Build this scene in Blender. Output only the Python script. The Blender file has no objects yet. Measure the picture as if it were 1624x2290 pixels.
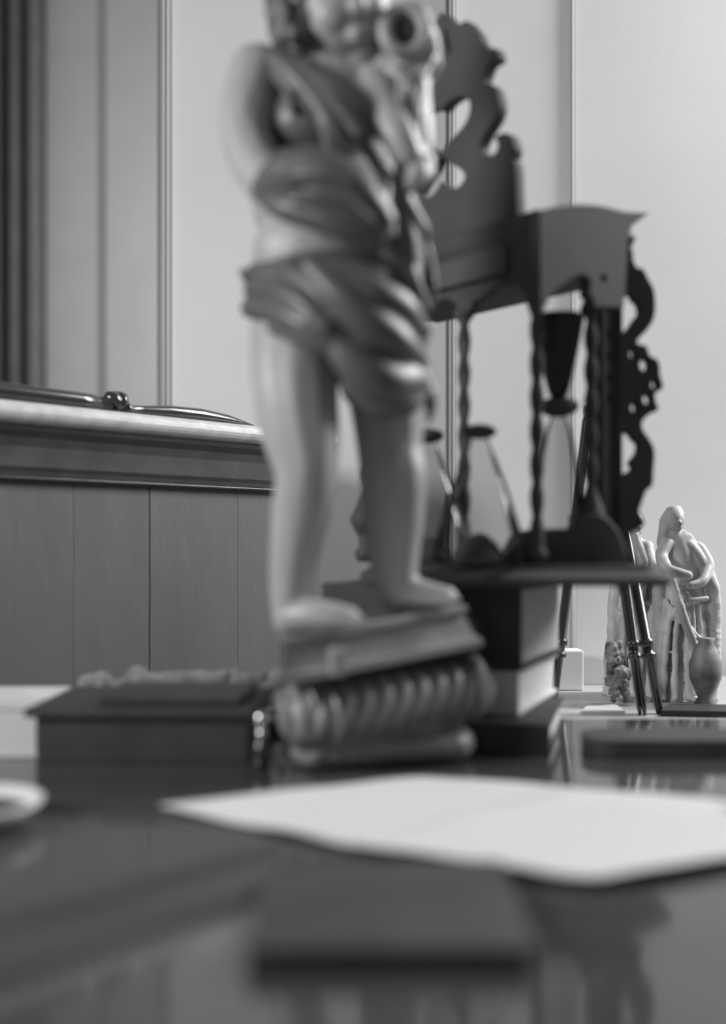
import bpy, bmesh, math, random
from mathutils import Vector, Matrix, noise
random.seed(7)
S = bpy.context.scene
C = S.collection

# ------------------------------------------------------------------ camera
F = 2400.0; HOR = 1215.0; EYE = 0.14           # focal length in pixels, horizon row, eye height over the desk top
cam = bpy.data.objects.new('camera', bpy.data.cameras.new('camera')); C.objects.link(cam)
cam.location = (0, 0, EYE); cam.rotation_euler = (math.pi/2, 0, 0)
cd = cam.data; cd.sensor_fit = 'HORIZONTAL'; cd.sensor_width = 36.0; cd.lens = F/1624*36
cd.shift_y = (HOR-1145)/1624; cd.clip_start = 0.01; cd.clip_end = 50
cd.dof.use_dof = True; cd.dof.focus_distance = 1.20; cd.dof.aperture_fstop = 3.3
S.camera = cam

# ------------------------------------------------------------------ light
S.view_settings.view_transform = 'Standard'; S.view_settings.look = 'None'
S.view_settings.gamma = 1.0; S.view_settings.use_curve_mapping = False
S.view_settings.exposure = -0.12
w = bpy.data.worlds.new('world'); S.world = w; w.use_nodes = True
w.node_tree.nodes['Background'].inputs[0].default_value = (0.40, 0.40, 0.40, 1)
w.node_tree.nodes['Background'].inputs[1].default_value = 0.38
def area(name, loc, target, sx, sy, power):
    l = bpy.data.lights.new(name, 'AREA'); l.shape = 'RECTANGLE'; l.size = sx; l.size_y = sy; l.energy = power
    o = bpy.data.objects.new(name, l); C.objects.link(o); o.location = loc
    o.rotation_euler = (Vector(target)-Vector(loc)).to_track_quat('-Z', 'Y').to_euler()
    return o
area('window_light_right', (1.45, 1.27, 1.20), (0.12, 1.16, 0.25), 0.45, 0.9, 56)
area('window_light_left', (-1.02, 0.16, 0.58), (0.0, 0.7, 0.2), 0.30, 0.30, 14)
area('far_room_fill', (0.6, 3.6, 1.3), (-1.2, 5.2, 0.9), 1.2, 1.4, 36)  # added fill lamp that brightens the far wall; no window is built there

# ------------------------------------------------------------------ materials
def mat(name, v, rough=0.6, var=0.0, scale=20.0, stretch=(1, 1, 1), bump=0.0, bscale=60.0, metal=0.0, spec=0.5, coat=0.0):
    m = bpy.data.materials.new(name); m.use_nodes = True
    nt = m.node_tree; b = nt.nodes['Principled BSDF']
    b.inputs['Base Color'].default_value = (v, v, v, 1); b.inputs['Roughness'].default_value = rough
    b.inputs['Metallic'].default_value = metal; b.inputs['Specular IOR Level'].default_value = spec
    if coat: b.inputs['Coat Weight'].default_value = coat; b.inputs['Coat Roughness'].default_value = 0.1
    tc = nt.nodes.new('ShaderNodeTexCoord'); mp = nt.nodes.new('ShaderNodeMapping'); mp.inputs['Scale'].default_value = stretch
    nt.links.new(tc.outputs['Object'], mp.inputs[0])
    if var:
        n = nt.nodes.new('ShaderNodeTexNoise'); n.inputs['Scale'].default_value = scale; n.inputs['Detail'].default_value = 6
        nt.links.new(mp.outputs[0], n.inputs[0])
        r = nt.nodes.new('ShaderNodeValToRGB'); a = max(0, v*(1-var)); c = min(1, v*(1+var))
        r.color_ramp.elements[0].color = (a, a, a, 1); r.color_ramp.elements[1].color = (c, c, c, 1)
        r.color_ramp.elements[0].position = 0.3; r.color_ramp.elements[1].position = 0.7
        nt.links.new(n.outputs[0], r.inputs[0]); nt.links.new(r.outputs[0], b.inputs['Base Color'])
    if bump:
        n = nt.nodes.new('ShaderNodeTexNoise'); n.inputs['Scale'].default_value = bscale; n.inputs['Detail'].default_value = 5
        nt.links.new(mp.outputs[0], n.inputs[0])
        bp = nt.nodes.new('ShaderNodeBump'); bp.inputs['Strength'].default_value = bump; bp.inputs['Distance'].default_value = 0.002
        nt.links.new(n.outputs[0], bp.inputs['Height']); nt.links.new(bp.outputs[0], b.inputs['Normal'])
    return m
M = {
 'wall': mat('painted_panel', 0.77, 0.7, 0.03, 6, bump=0.05, bscale=90),
 'trim': mat('painted_moulding', 0.36, 0.55, 0.04, 8),
 'recess': mat('dark_curtain_cloth', 0.22, 0.9, 0.1, 8),
 'plank': mat('painted_old_board', 0.125, 0.55, 0.09, 6, (1.6, 1.6, 0.6), 0.8, 18),
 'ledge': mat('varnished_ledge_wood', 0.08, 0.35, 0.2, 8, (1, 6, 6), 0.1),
 'nosing': mat('pale_lit_nosing', 0.55, 0.40, 0.18, 6, (0.5, 14, 14), 0.15, 30),  # pale tone puts the light falling on the nosing into its colour
 'desk': mat('polished_desk_wood', 0.055, 0.09, 0.22, 4, (1, 5, 1), 0.0, spec=0.8),
 'skin': mat('patinated_carved_figure', 0.38, 0.42, 0.16, 9, bump=0.15, bscale=40),
 'cloth': mat('patinated_carved_drapery', 0.11, 0.42, 0.18, 9, bump=0.2, bscale=40),
 'hair': mat('carved_hair_patina', 0.13, 0.5, 0.2, 14, bump=0.5, bscale=60),
 'plinth': mat('carved_plinth_wood', 0.26, 0.4, 0.25, 12, bump=0.2, bscale=40),
 'black': mat('ebonised_wood', 0.072, 0.65, 0.2, 12, spec=0.15),
 'black_soft': mat('dark_stained_wood', 0.080, 0.6, 0.2, 12, spec=0.35),
 'leather': mat('dark_leather', 0.05, 0.6, 0.2, 30, bump=0.2, spec=0.3),
 'leather_grey': mat('worn_grey_cloth_cover', 0.6, 0.7, 0.15, 30, bump=0.2),
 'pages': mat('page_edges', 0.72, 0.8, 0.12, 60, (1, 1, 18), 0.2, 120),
 'pages_dim': mat('grey_page_edges', 0.55, 0.8, 0.15, 60, (1, 1, 18), 0.2, 120),  # greyer than the other page edges
 'paper': mat('white_paper', 0.58, 0.6, 0.02, 10),
 'board': mat('white_board', 0.74, 0.7, 0.02, 10),
 'plaster': mat('patinated_plaster', 0.55, 0.5, 0.45, 16, (1, 1, 0.5), 0.3, 30),
 'plaster_dark': mat('mottled_plaster_rock', 0.24, 0.6, 0.6, 40, bump=0.6, bscale=60),
 'metal': mat('polished_metal', 0.8, 0.15, metal=1.0),
 'tube': mat('black_lacquered_tube', 0.03, 0.2, coat=0.6),
 'ceramic': mat('white_glazed_ceramic', 0.72, 0.2),
 'sand': mat('dark_sand', 0.06, 0.8),
 'crumple': mat('brown_crumpled_cloth', 0.19, 0.9, 0.35, 25, bump=0.4, bscale=50),
 'floor': mat('floor_boards', 0.12, 0.5, 0.2, 5, (1, 8, 1)),
 'side_table': mat('pale_table_top', 0.45, 0.35, 0.08, 8),
}
def glass_mat(name, tint, refl=1.0):
    m = bpy.data.materials.new(name); m.use_nodes = True; nt = m.node_tree; nt.nodes.clear()
    o = nt.nodes.new('ShaderNodeOutputMaterial'); mx = nt.nodes.new('ShaderNodeMixShader')
    t = nt.nodes.new('ShaderNodeBsdfTransparent'); t.inputs[0].default_value = (tint, tint, tint, 1)
    g = nt.nodes.new('ShaderNodeBsdfGlossy'); g.inputs['Roughness'].default_value = 0.06; g.inputs[0].default_value = (refl, refl, refl, 1)
    f = nt.nodes.new('ShaderNodeFresnel'); f.inputs[0].default_value = 1.3
    nt.links.new(f.outputs[0], mx.inputs[0]); nt.links.new(t.outputs[0], mx.inputs[1]); nt.links.new(g.outputs[0], mx.inputs[2])
    nt.links.new(mx.outputs[0], o.inputs[0]); return m
M['glass'] = glass_mat('thin_clear_glass', 0.85, 0.8)
M['glass_dark'] = glass_mat('smoky_glass', 0.82, 0.5)

# ------------------------------------------------------------------ helpers
def U(px, py, d): return Vector(((px-812)/F*d, d, EYE-(py-HOR)/F*d))
def R(px, d): return px/F*d
def link(o, parent=None):
    C.objects.link(o)
    if parent: o.parent = parent
    return o
def thing(name, label, cat, loc=(0, 0, 0), group=None, rotz=0):
    o = bpy.data.objects.new(name, None); o.location = loc; o.rotation_euler.z = rotz; C.objects.link(o)
    o['label'] = label; o['category'] = cat
    if group: o['group'] = group
    return o
def tag(o, label, cat, group=None):
    o['label'] = label; o['category'] = cat
    if group: o['group'] = group
    return o
def mesh_obj(name, me, m, parent=None, smooth=False):
    """world-space mesh; shifted so that it sits in its parent's frame"""
    if parent is not None:
        me.transform((Matrix.Translation(parent.location) @ Matrix.Rotation(parent.rotation_euler.z, 4, 'Z')).inverted())
    me.materials.clear(); me.materials.append(m)
    if smooth:
        me.shade_smooth()
    return link(bpy.data.objects.new(name, me), parent)
def origin_to(o, p):
    p = Vector(p); o.data.transform(Matrix.Translation(-p)); o.location = p; return o
def bm_obj(name, bm, m, parent=None, smooth=False):
    bmesh.ops.recalc_face_normals(bm, faces=bm.faces)
    me = bpy.data.meshes.new(name); bm.to_mesh(me); bm.free(); return mesh_obj(name, me, m, parent, smooth)
def box(bm, c, s, rot=0, bev=0.0, mtx=None):
    r = bmesh.ops.create_cube(bm, size=1.0); vs = r['verts']
    bmesh.ops.scale(bm, vec=s, verts=vs)
    if bev:
        es = list({e for v in vs for e in v.link_edges})
        q = bmesh.ops.bevel(bm, geom=es, offset=bev, segments=2, affect='EDGES', profile=0.5)
        vs = list({v for f in q['faces'] for v in f.verts} | {v for v in vs if v.is_valid})
        seen = set(vs); st = list(vs)
        while st:
            v = st.pop()
            for e in v.link_edges:
                u = e.other_vert(v)
                if u not in seen: seen.add(u); st.append(u)
        vs = list(seen)
    mt = mtx if mtx else Matrix.Translation(c) @ Matrix.Rotation(rot, 4, 'Z')
    bmesh.ops.transform(bm, matrix=mt, verts=vs)
def hexa(bm, lo, hi):
    """prism between two equally long rings of points"""
    a = [bm.verts.new(p) for p in lo]; b = [bm.verts.new(p) for p in hi]; n = len(a)
    bm.faces.new(a[::-1]); bm.faces.new(b)
    for i in range(n): bm.faces.new((a[i], a[(i+1) % n], b[(i+1) % n], b[i]))
def lathe(bm, prof, c=(0, 0, 0), seg=32, cap=True, mtx=None):
    rings = []
    mt = mtx if mtx else Matrix.Translation(c)
    for r, z in prof:
        rings.append([bm.verts.new(mt @ Vector((r*math.cos(2*math.pi*i/seg), r*math.sin(2*math.pi*i/seg), z))) for i in range(seg)])
    for a, b in zip(rings, rings[1:]):
        for i in range(seg): bm.faces.new((a[i], a[(i+1) % seg], b[(i+1) % seg], b[i]))
    if cap: bm.faces.new(rings[0][::-1]); bm.faces.new(rings[-1])
def tube(bm, pts, rad, seg=12, close=True, squash=None):
    pts = [Vector(p) for p in pts]
    if not hasattr(rad, '__len__'): rad = [rad]*len(pts)
    rings = []; up = None
    for i, p in enumerate(pts):
        t = (pts[min(i+1, len(pts)-1)]-pts[max(i-1, 0)]).normalized()
        if up is None: up = t.orthogonal().normalized()
        up = (up - t*up.dot(t)).normalized(); s = t.cross(up)
        rings.append([bm.verts.new(p + (up*math.cos(2*math.pi*k/seg)+s*math.sin(2*math.pi*k/seg))*rad[i]) for k in range(seg)])
    for a, b in zip(rings, rings[1:]):
        for k in range(seg): bm.faces.new((a[k], a[(k+1) % seg], b[(k+1) % seg], b[k]))
    if close: bm.faces.new(rings[0][::-1]); bm.faces.new(rings[-1])
def spline(pts, n=8):
    """Catmull-Rom through tuples of any length"""
    out = []; P = [pts[0]]+list(pts)+[pts[-1]]
    for i in range(1, len(P)-2):
        for k in range(n):
            t = k/n
            out.append(tuple(0.5*((2*b)+(-a+c)*t+(2*a-5*b+4*c-d)*t*t+(-a+3*b-3*c+d)*t**3) for a, b, c, d in zip(P[i-1], P[i], P[i+1], P[i+2])))
    out.append(tuple(pts[-1])); return out
ICO = {}
class Blob:
    def __init__(s): s.v = []; s.f = []
def ico(sub):
    if sub not in ICO:
        b = bmesh.new(); bmesh.ops.create_icosphere(b, subdivisions=sub, radius=1.0); b.verts.ensure_lookup_table()
        ICO[sub] = ([tuple(v.co) for v in b.verts], [tuple(v.index for v in f.verts) for f in b.faces]); b.free()
    return ICO[sub]
def ball(bm, c, r, sub=2, mtx=None):
    if isinstance(bm, Blob):
        rx, ry, rz = r if hasattr(r, '__len__') else (r, r, r); V_, F_ = ico(sub); n = len(bm.v)
        bm.v += [(c[0]+x*rx, c[1]+y*ry, c[2]+z*rz) for x, y, z in V_]; bm.f += [(a+n, b+n, q+n) for a, b, q in F_]; return
    m = Matrix.Translation(c) @ (mtx if mtx else Matrix.Identity(4)) @ Matrix.Diagonal((*(r if hasattr(r, '__len__') else (r, r, r)), 1))
    bmesh.ops.create_icosphere(bm, subdivisions=sub, radius=1.0, matrix=m)
def chain(bm, pts, n=6, sub=2):
    """limb: overlapping spheres along (px, py, depth, radius px)"""
    for p in spline(pts, n): ball(bm, U(p[0], p[1], p[2]), R(p[3], p[2]), sub)
def baked(bm, voxel, smooth=4, subs=0, jitter=0.0, jscale=40):
    me = bpy.data.meshes.new('tmp')
    if isinstance(bm, Blob): me.from_pydata(bm.v, [], bm.f)
    else: bm.to_mesh(me); bm.free()
    o = bpy.data.objects.new('tmp', me); C.objects.link(o)
    r = o.modifiers.new('r', 'REMESH'); r.mode = 'VOXEL'; r.voxel_size = voxel
    s = o.modifiers.new('s', 'SMOOTH'); s.factor = 0.5; s.iterations = smooth
    dg = bpy.context.evaluated_depsgraph_get()
    out = bpy.data.meshes.new_from_object(o.evaluated_get(dg))
    bpy.data.objects.remove(o)
    if jitter:
        co = [v.co.copy() for v in out.vertices]; no = [v.normal.copy() for v in out.vertices]; flat_ = []
        for c, n in zip(co, no): flat_ += list(c+n*jitter*noise.noise(c*jscale))
        out.vertices.foreach_set('co', flat_)
    return out
def fret(outer, holes, thick, mtx, bevel=0.0008):
    """flat board cut to an outline with holes, thickness thick, placed by mtx (local x right, y up)"""
    cu = bpy.data.curves.new('tmp', 'CURVE'); cu.dimensions = '2D'; cu.fill_mode = 'BOTH'; cu.extrude = thick/2
    cu.bevel_depth = bevel; cu.bevel_resolution = 1; cu.offset = -bevel
    for ring in [outer]+holes:
        s = cu.splines.new('POLY'); s.points.add(len(ring)-1); s.use_cyclic_u = True
        for i, (x, y) in enumerate(ring): s.points[i].co = (x, y, 0, 1)
    o = bpy.data.objects.new('tmp', cu); C.objects.link(o)
    me = bpy.data.meshes.new_from_object(o.evaluated_get(bpy.context.evaluated_depsgraph_get()))
    bpy.data.objects.remove(o); me.transform(mtx); return me
class Plane:
    """upright plane through point p0 (px, depth) heading along unit (dx, dy)"""
    def __init__(s, px, d, dx, dy):
        s.o = Vector(((px-812)/F*d, d)); n = math.hypot(dx, dy); s.t = Vector((dx/n, dy/n))
    def uv(s, px, py):
        k = (px-812)/F; a = (k*s.o.y-s.o.x)/(s.t.x-k*s.t.y); d = s.o.y+a*s.t.y
        return (a, EYE-(py-HOR)/F*d)
    def mtx(s, off=0.0):
        n = Vector((s.t.y, -s.t.x))
        return Matrix(((s.t.x, 0, n.x, s.o.x+n.x*off), (s.t.y, 0, n.y, s.o.y+n.y*off), (0, 1, 0, 0), (0, 0, 0, 1)))
    def pt(s, a, z, off=0.0): return s.mtx(off) @ Vector((a, z, 0))
def ellipse(cx, cy, rx, ry, n=14): return [(cx+rx*math.cos(2*math.pi*i/n), cy+ry*math.sin(2*math.pi*i/n)) for i in range(n)]
def soft(pts, n=4):
    """closed Catmull-Rom"""
    out = []; L = len(pts)
    for i in range(L):
        a, b, c, d = pts[i-1], pts[i], pts[(i+1) % L], pts[(i+2) % L]
        for k in range(n):
            t = k/n
            out.append(tuple(0.5*((2*q)+(-p+r)*t+(2*p-5*q+4*r-s)*t*t+(-p+3*q-3*r+s)*t**3) for p, q, r, s in zip(a, b, c, d)))
    return out

# ------------------------------------------------------------------ setting: wall, floor
WY = 1.42                                             # plane of the back wall
def wx(px): return (px-812)/F*WY
wall = bpy.data.objects.new('wall_back', None); wall['kind'] = 'structure'; wall.location = (0, WY, -0.75); C.objects.link(wall)
bm = bmesh.new(); x0, x1 = wx(352), 2.6
box(bm, ((x0+x1)/2, WY+0.035, 0.55), (x1-x0, 0.036, 2.6)); bm_obj('backing', bm, M['trim'], wall)
joints = [352, 1008, 1278, 1900, 2500, 3200, 5150]     # board joints
for ja, jb in zip(joints, joints[1:]):
    a, b = wx(ja)+0.0008, wx(jb)-0.0008
    bm = bmesh.new(); box(bm, ((a+b)/2, WY+0.008, 0.55), (b-a, 0.016, 2.6), bev=0.0008); bm_obj('panel', bm, M['wall'], wall)
# the wall ends left of the first moulding: a further room with a pale wall and a dark curtain is seen past it
FY = 5.2
def fxp(px): return (px-812)/F*FY
fw = bpy.data.objects.new('wall_far', None); fw['kind'] = 'structure'; fw.location = (0, FY, -0.75); C.objects.link(fw)
for a, b, y in ((-2.6, fxp(238), 0.0), (fxp(238), 1.2, 0.03)):
    bm = bmesh.new(); box(bm, ((a+b)/2, FY+0.05-y, 1.25), (b-a-0.001, 0.1, 4.0)); bm_obj('panel', bm, M['wall'], fw)
# mouldings on the joints
def moulding(name, px, ws, parent=wall):
    for (o_, wd, dp, mt) in ws:
        bm = bmesh.new(); box(bm, (wx(px+o_), WY-dp/2, 0.55), (wd/F*WY, dp, 2.6), bev=min(wd/F*WY, dp)*0.35); bm_obj(name, bm, mt, parent)
moulding('moulding', 366, [(-10, 9, 0.006, M['trim']), (0, 10, 0.011, M['trim']), (9, 7, 0.008, M['trim'])])
moulding('moulding', 1005, [(-7, 5, 0.004, M['trim']), (0, 5, 0.009, M['trim']), (7, 6, 0.005, M['trim'])])
moulding('moulding', 1278, [(0, 6, 0.005, M['trim'])])
# dark curtain closing the recess to the left
bm = bmesh.new(); fx = []
for i in range(61):
    x = -2.6+i*(2.6+fxp(122))/60; fx.append((x, FY-0.15+0.04*math.sin(i*1.3)+0.015*math.sin(i*3.1)))
fr = fx+[(x, y+0.006) for x, y in fx[::-1]]
lo = [bm.verts.new((x, y, -0.74)) for x, y in fr]; hi = [bm.verts.new((x, y, 3.2)) for x, y in fr]
for i in range(len(fr)): bm.faces.new((lo[i], lo[(i+1) % len(fr)], hi[(i+1) % len(fr)], hi[i]))
o = bm_obj('curtain', bm, M['recess'], None, True); origin_to(o, (-1.9, FY-0.15, -0.74))
tag(o, 'dark curtain at the far left, hanging in the room beyond the cabinet', 'curtain')
bm = bmesh.new(); box(bm, (0.0, 2.4, -0.76), (6.0, 6.6, 0.02)); o = bm_obj('floor', bm, M['floor']); o['kind'] = 'structure'

# ------------------------------------------------------------------ cabinet on the left (front recedes to the right)
cdir = Vector((0.685, 0.728)).normalized(); c0 = Vector(((600-812)/F*1.15, 1.15)); cn = Vector((cdir.y, -cdir.x))   # normal towards the camera
def cab(s, off, z): p = c0+cdir*s+cn*off; return Vector((p.x, p.y, z))
S0, S1 = -0.62, 0.098
cabinet = thing('wall_cabinet', 'old painted plank cabinet with a pale rounded ledge, left of the statue', 'cabinet', cab(-0.25, -0.1, -0.75))
def run(name, prof, m, smooth=False, s0=S0, s1=S1, parent=cabinet):
    bm = bmesh.new(); hexa(bm, [cab(s0, o_, z) for o_, z in prof], [cab(s1, o_, z) for o_, z in prof]); return bm_obj(name, bm, m, parent, smooth)
nose = [(-0.22, 0.2645)]+[(0.010*math.cos(t)+0.004-0.006, 0.2545+0.010*math.sin(t)) for t in [math.pi/2-k*math.pi/10 for k in range(11)]]+[(-0.22, 0.2445)]
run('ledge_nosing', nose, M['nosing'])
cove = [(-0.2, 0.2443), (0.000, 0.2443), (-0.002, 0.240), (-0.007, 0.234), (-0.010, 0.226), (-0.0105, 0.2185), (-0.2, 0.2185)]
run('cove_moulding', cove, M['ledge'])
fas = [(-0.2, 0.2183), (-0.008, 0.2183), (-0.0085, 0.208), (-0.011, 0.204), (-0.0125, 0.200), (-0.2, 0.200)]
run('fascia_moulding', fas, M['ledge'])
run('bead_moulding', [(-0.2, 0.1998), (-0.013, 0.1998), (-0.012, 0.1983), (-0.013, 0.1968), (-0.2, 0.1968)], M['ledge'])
def s_of(px):
    k = (px-812)/F; return (k*c0.y-c0.x)/(cdir.x-k*cdir.y)
cuts = [S0, -0.5, -0.42, s_of(60), s_of(192), s_of(362), s_of(440), s_of(560), s_of(660), S1]
for i, (a, b) in enumerate(zip(cuts, cuts[1:])):
    g = 0.0007 if i in (4, 5) else 0.00015
    if i == 4: g2 = 0.0009
    bm = bmesh.new(); off = -0.0205+0.0002*((i*7) % 3)
    ra = g if i in (5,) else 0.00015; rb = g if i in (4,) else 0.00015
    # edges wander a little where the boards have shrunk apart
    n = 26; front = []; L = []; Rr = []
    for k in range(n+1):
        z = -0.75+k*(0.9468/n)
        wob = 0.0009*noise.noise(Vector((0, z*30, a*50))) if i in (5,) else 0
        wob2 = 0.0009*noise.noise(Vector((0, z*30, b*50))) if i in (4,) else 0
        L.append((a+ra+wob*0.9, z)); Rr.append((b-rb+wob2*0.9, z))
    vf = [[bm.verts.new(cab(s, off, z)), bm.verts.new(cab(s2, off, z)), bm.verts.new(cab(s2, off-0.018, z)), bm.verts.new(cab(s, off-0.018, z))] for (s, z), (s2, _) in zip(L, Rr)]
    for q, r in zip(vf, vf[1:]):
        for k in range(4): bm.faces.new((q[k], q[(k+1) % 4], r[(k+1) % 4], r[k]))
    bm.faces.new(vf[0][::-1]); bm.faces.new(vf[-1])
    bm_obj('plank', bm, M['plank'], cabinet)
run('carcass', [(-0.2, 0.196), (-0.040, 0.196), (-0.040, -0.75), (-0.2, -0.75)], M['leather'])
# turned baton lying on the ledge
def cz(px, py, off):                                   # point over the ledge line
    s = s_of(px); p = cab(s, off, 0); d = p.y; return Vector((p.x, p.y, 0.2645))
bat = thing('turned_baton', 'dark polished turned baton with a ringed collar lying on the pale ledge', 'baton', cab(s_of(285), -0.02, 0.2645))
def bl(seq, name, m):
    bm = bmesh.new(); pts = []; rs = []
    for px, r, lift in seq:
        p = cab(s_of(px), -0.016, 0.2646+r*1.35+lift); pts.append(p); rs.append(r*1.35)
    tube(bm, pts, rs, 16); return bm_obj(name, bm, m, bat, True)
bl([(-420, 0.006, 0), (-200, 0.0072, 0), (10, 0.0065, 0), (120, 0.0062, 0), (200, 0.006, 0), (268, 0.0056, 0)], 'handle', M['tube'])
bl([(266, 0.0062, 0), (270, 0.0078, 0), (277, 0.0080, 0), (283, 0.0066, 0.0008), (287, 0.0080, 0), (292, 0.0078, 0), (297, 0.006, 0.001)], 'collar', M['tube'])
bl([(295, 0.0055, 0.0002), (312, 0.0030, 0.0012), (340, 0.0034, 0.001), (400, 0.0050, 0), (470, 0.0052, 0), (530, 0.0040, 0), (560, 0.0026, 0), (590, 0.001, 0)], 'blade', M['tube'])

# ------------------------------------------------------------------ desk
desk = thing('writing_desk', 'polished dark desk whose glossy top fills the foreground', 'desk', (0.1, 0.4, -0.75))
bm = bmesh.new(); box(bm, (0.32, 0.335, -0.015), (1.36, 1.05, 0.03), bev=0.003); bm_obj('desk_top', bm, M['desk'], desk)
bm = bmesh.new(); box(bm, (0.32, 0.335, -0.07), (1.24, 0.9, 0.08)); bm_obj('apron', bm, M['desk'], desk)
for sx in (-1, 1):
    for sy in (-1, 1):
        bm = bmesh.new(); lathe(bm, [(0.022, -0.75), (0.02, -0.6), (0.03, -0.35), (0.032, -0.11)], (0.32+sx*0.58, 0.335+sy*0.4, 0), 16); bm_obj('leg', bm, M['desk'], desk, True)
# side table behind on the right
stab = thing('side_table', 'pale side table under the plaster group and tripod behind the desk', 'table', (0.5, 1.2, -0.75))
bm = bmesh.new(); box(bm, (0.62, 1.205, -0.043), (0.92, 0.36, 0.024), bev=0.002); bm_obj('table_top', bm, M['side_table'], stab)
for x in (0.2, 1.04):
    for y in (1.05, 1.35):
        bm = bmesh.new(); box(bm, (x, y, -0.4025), (0.035, 0.035, 0.695), bev=0.002); bm_obj('leg', bm, M['side_table'], stab)
TZ = -0.031

# ------------------------------------------------------------------ hourglass stand
ST = 0.1255                                            # top of the stand's base plate
stand = thing('carved_hourglass_stand', 'dark carved fretwork hourglass stand on the stack of books', 'stand', U(1180, 1310, 0.79))
stand.location.z = 0.111
FP = Plane(1195, 0.73, 0.643, -0.766)                 # front face, a grows to the right
SP = Plane(1195, 0.73, 0.80, 0.60)                   # side face
SQ = Plane(1195, 0.714, 0.80, 0.60)                  # face of the side fascia board
def rrect(cx, cy, hx, hy, r, rot=0, n=6):
    out = []
    for qx, qy, a0 in ((1, 1, 0), (-1, 1, 90), (-1, -1, 180), (1, -1, 270)):
        for k in range(n+1):
            a = math.radians(a0+90*k/n); x = qx*(hx-r)+r*math.cos(a); y = qy*(hy-r)+r*math.sin(a)
            out.append((cx+x*math.cos(rot)-y*math.sin(rot), cy+x*math.sin(rot)+y*math.cos(rot)))
    return out
bm = bmesh.new(); prev = None
for g, z in ((-0.004, 0.111), (0, 0.113), (0, 0.1165), (-0.004, 0.119), (-0.010, 0.1215), (-0.012, 0.1255)):
    rg = [bm.verts.new((x, y, z)) for x, y in rrect(0.105, 0.795, 0.107+g, 0.080+g, 0.022+g)]
    if prev:
        for i in range(len(rg)): bm.faces.new((prev[i], prev[(i+1) % len(rg)], rg[(i+1) % len(rg)], rg[i]))
    else: bm.faces.new(rg[::-1])
    prev = rg
bm.faces.new(prev); bm_obj('base_plate', bm, M['black'], stand)
# crest: right half traced in its own plane then mirrored
half = [(976, 22), (990, 30), (1003, 50), (1018, 48), (1032, 41), (1045, 54), (1058, 70), (1064, 88), (1074, 95), (1081, 108), (1097, 103), (1100, 127), (1084, 137), (1076, 152), (1070, 178), (1088, 184), (1098, 198), (1104, 230), (1097, 258), (1080, 286), (1066, 312), (1063, 330), (1070, 341), (1083, 344), (1096, 338), (1102, 326), (1101, 313), (1095, 307), (1103, 297), (1118, 293), (1131, 301), (1138, 330), (1130, 352), (1139, 358), (1142, 420), (1146, 500), (1146, 520)]
ac = FP.uv(976, 300)[0]
hp = [FP.uv(p[0], p[1]) for p in spline(half, 3)]
outer = hp+[(2*ac-a, z) for a, z in hp[::-1]][:-1]
def sym(pts): q = [FP.uv(*p) for p in pts]; return q+[(2*ac-a, z) for a, z in q[::-1]]
heart = sym([(977, 241), (985, 232), (995, 222), (1012, 212), (1028, 212), (1038, 222), (1040, 238), (1034, 262), (1020, 284), (1002, 303), (986, 322), (977, 338)])
lower = sym([(977, 347), (984, 350), (996, 362), (1014, 372), (1026, 384), (1028, 394), (1020, 408), (1008, 417), (992, 417), (982, 410), (977, 403)])
slits = []
for pts in ([(984, 60), (988, 58), (996, 100), (998, 118), (994, 116), (987, 92)],):
    q = [FP.uv(*p) for p in pts]; slits += [q, [(2*ac-a, z) for a, z in q]]
mesh_obj('crest', fret(outer, [soft(heart, 3), soft(lower, 3)]+slits, 0.009, FP.mtx(-0.010)), M['black'], stand)
# canopy body over both faces
aL = 2*ac-FP.uv(1146, 500)[0]-0.02
ztop = FP.uv(1195, 478)[1]; zbot = FP.uv(1195, 600)[1]
PL, PC = FP.pt(aL, 0), FP.pt(0, 0); PR = SP.pt(SP.uv(1388, 600)[0], 0)
PB = PL+(PR-PC)
plan = [PL, PC, PR, PB]
def plan_at(z, g): # grown plan
    c = sum(plan, Vector())/4; return [Vector((c.x+(p.x-c.x)*(1+g), c.y+(p.y-c.y)*(1+g), z)) for p in plan]
bm = bmesh.new(); rows = [(zbot+0.004, 0), (zbot+0.010, 0.02), (zbot+0.014, 0.0), (ztop-0.018, 0.0), (ztop-0.013, 0.03), (ztop-0.010, 0.07), (ztop-0.003, 0.10), (ztop-0.001, 0.10), (ztop+0.002, 0.03)]
pr = None
for z, g in rows:
    rg = [bm.verts.new(p) for p in plan_at(z, g)]
    if pr:
        for i in range(4): bm.faces.new((pr[i], pr[(i+1) % 4], rg[(i+1) % 4], rg[i]))
    else: bm.faces.new(rg[::-1])
    pr = rg
bm.faces.new(pr); bm_obj('canopy', bm, M['black'], stand)
# lighter fascia strip on the front face
a0, z0 = FP.uv(962, 600); a1, z1 = FP.uv(1140, 553); zt, zb = z1, FP.uv(1140, 612)[1]
bm = bmesh.new(); aa = aL+0.004; hexa(bm, [FP.pt(aa, zb, 0.0005), FP.pt(a1, zb, 0.0005), FP.pt(a1, zb, 0.006), FP.pt(aa, zb, 0.006)], [FP.pt(aa, zt, 0.0005), FP.pt(a1, zt, 0.0005), FP.pt(a1, zt, 0.004), FP.pt(aa, zt, 0.004)])
bm_obj('fascia', bm, M['black_soft'], stand)
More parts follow.
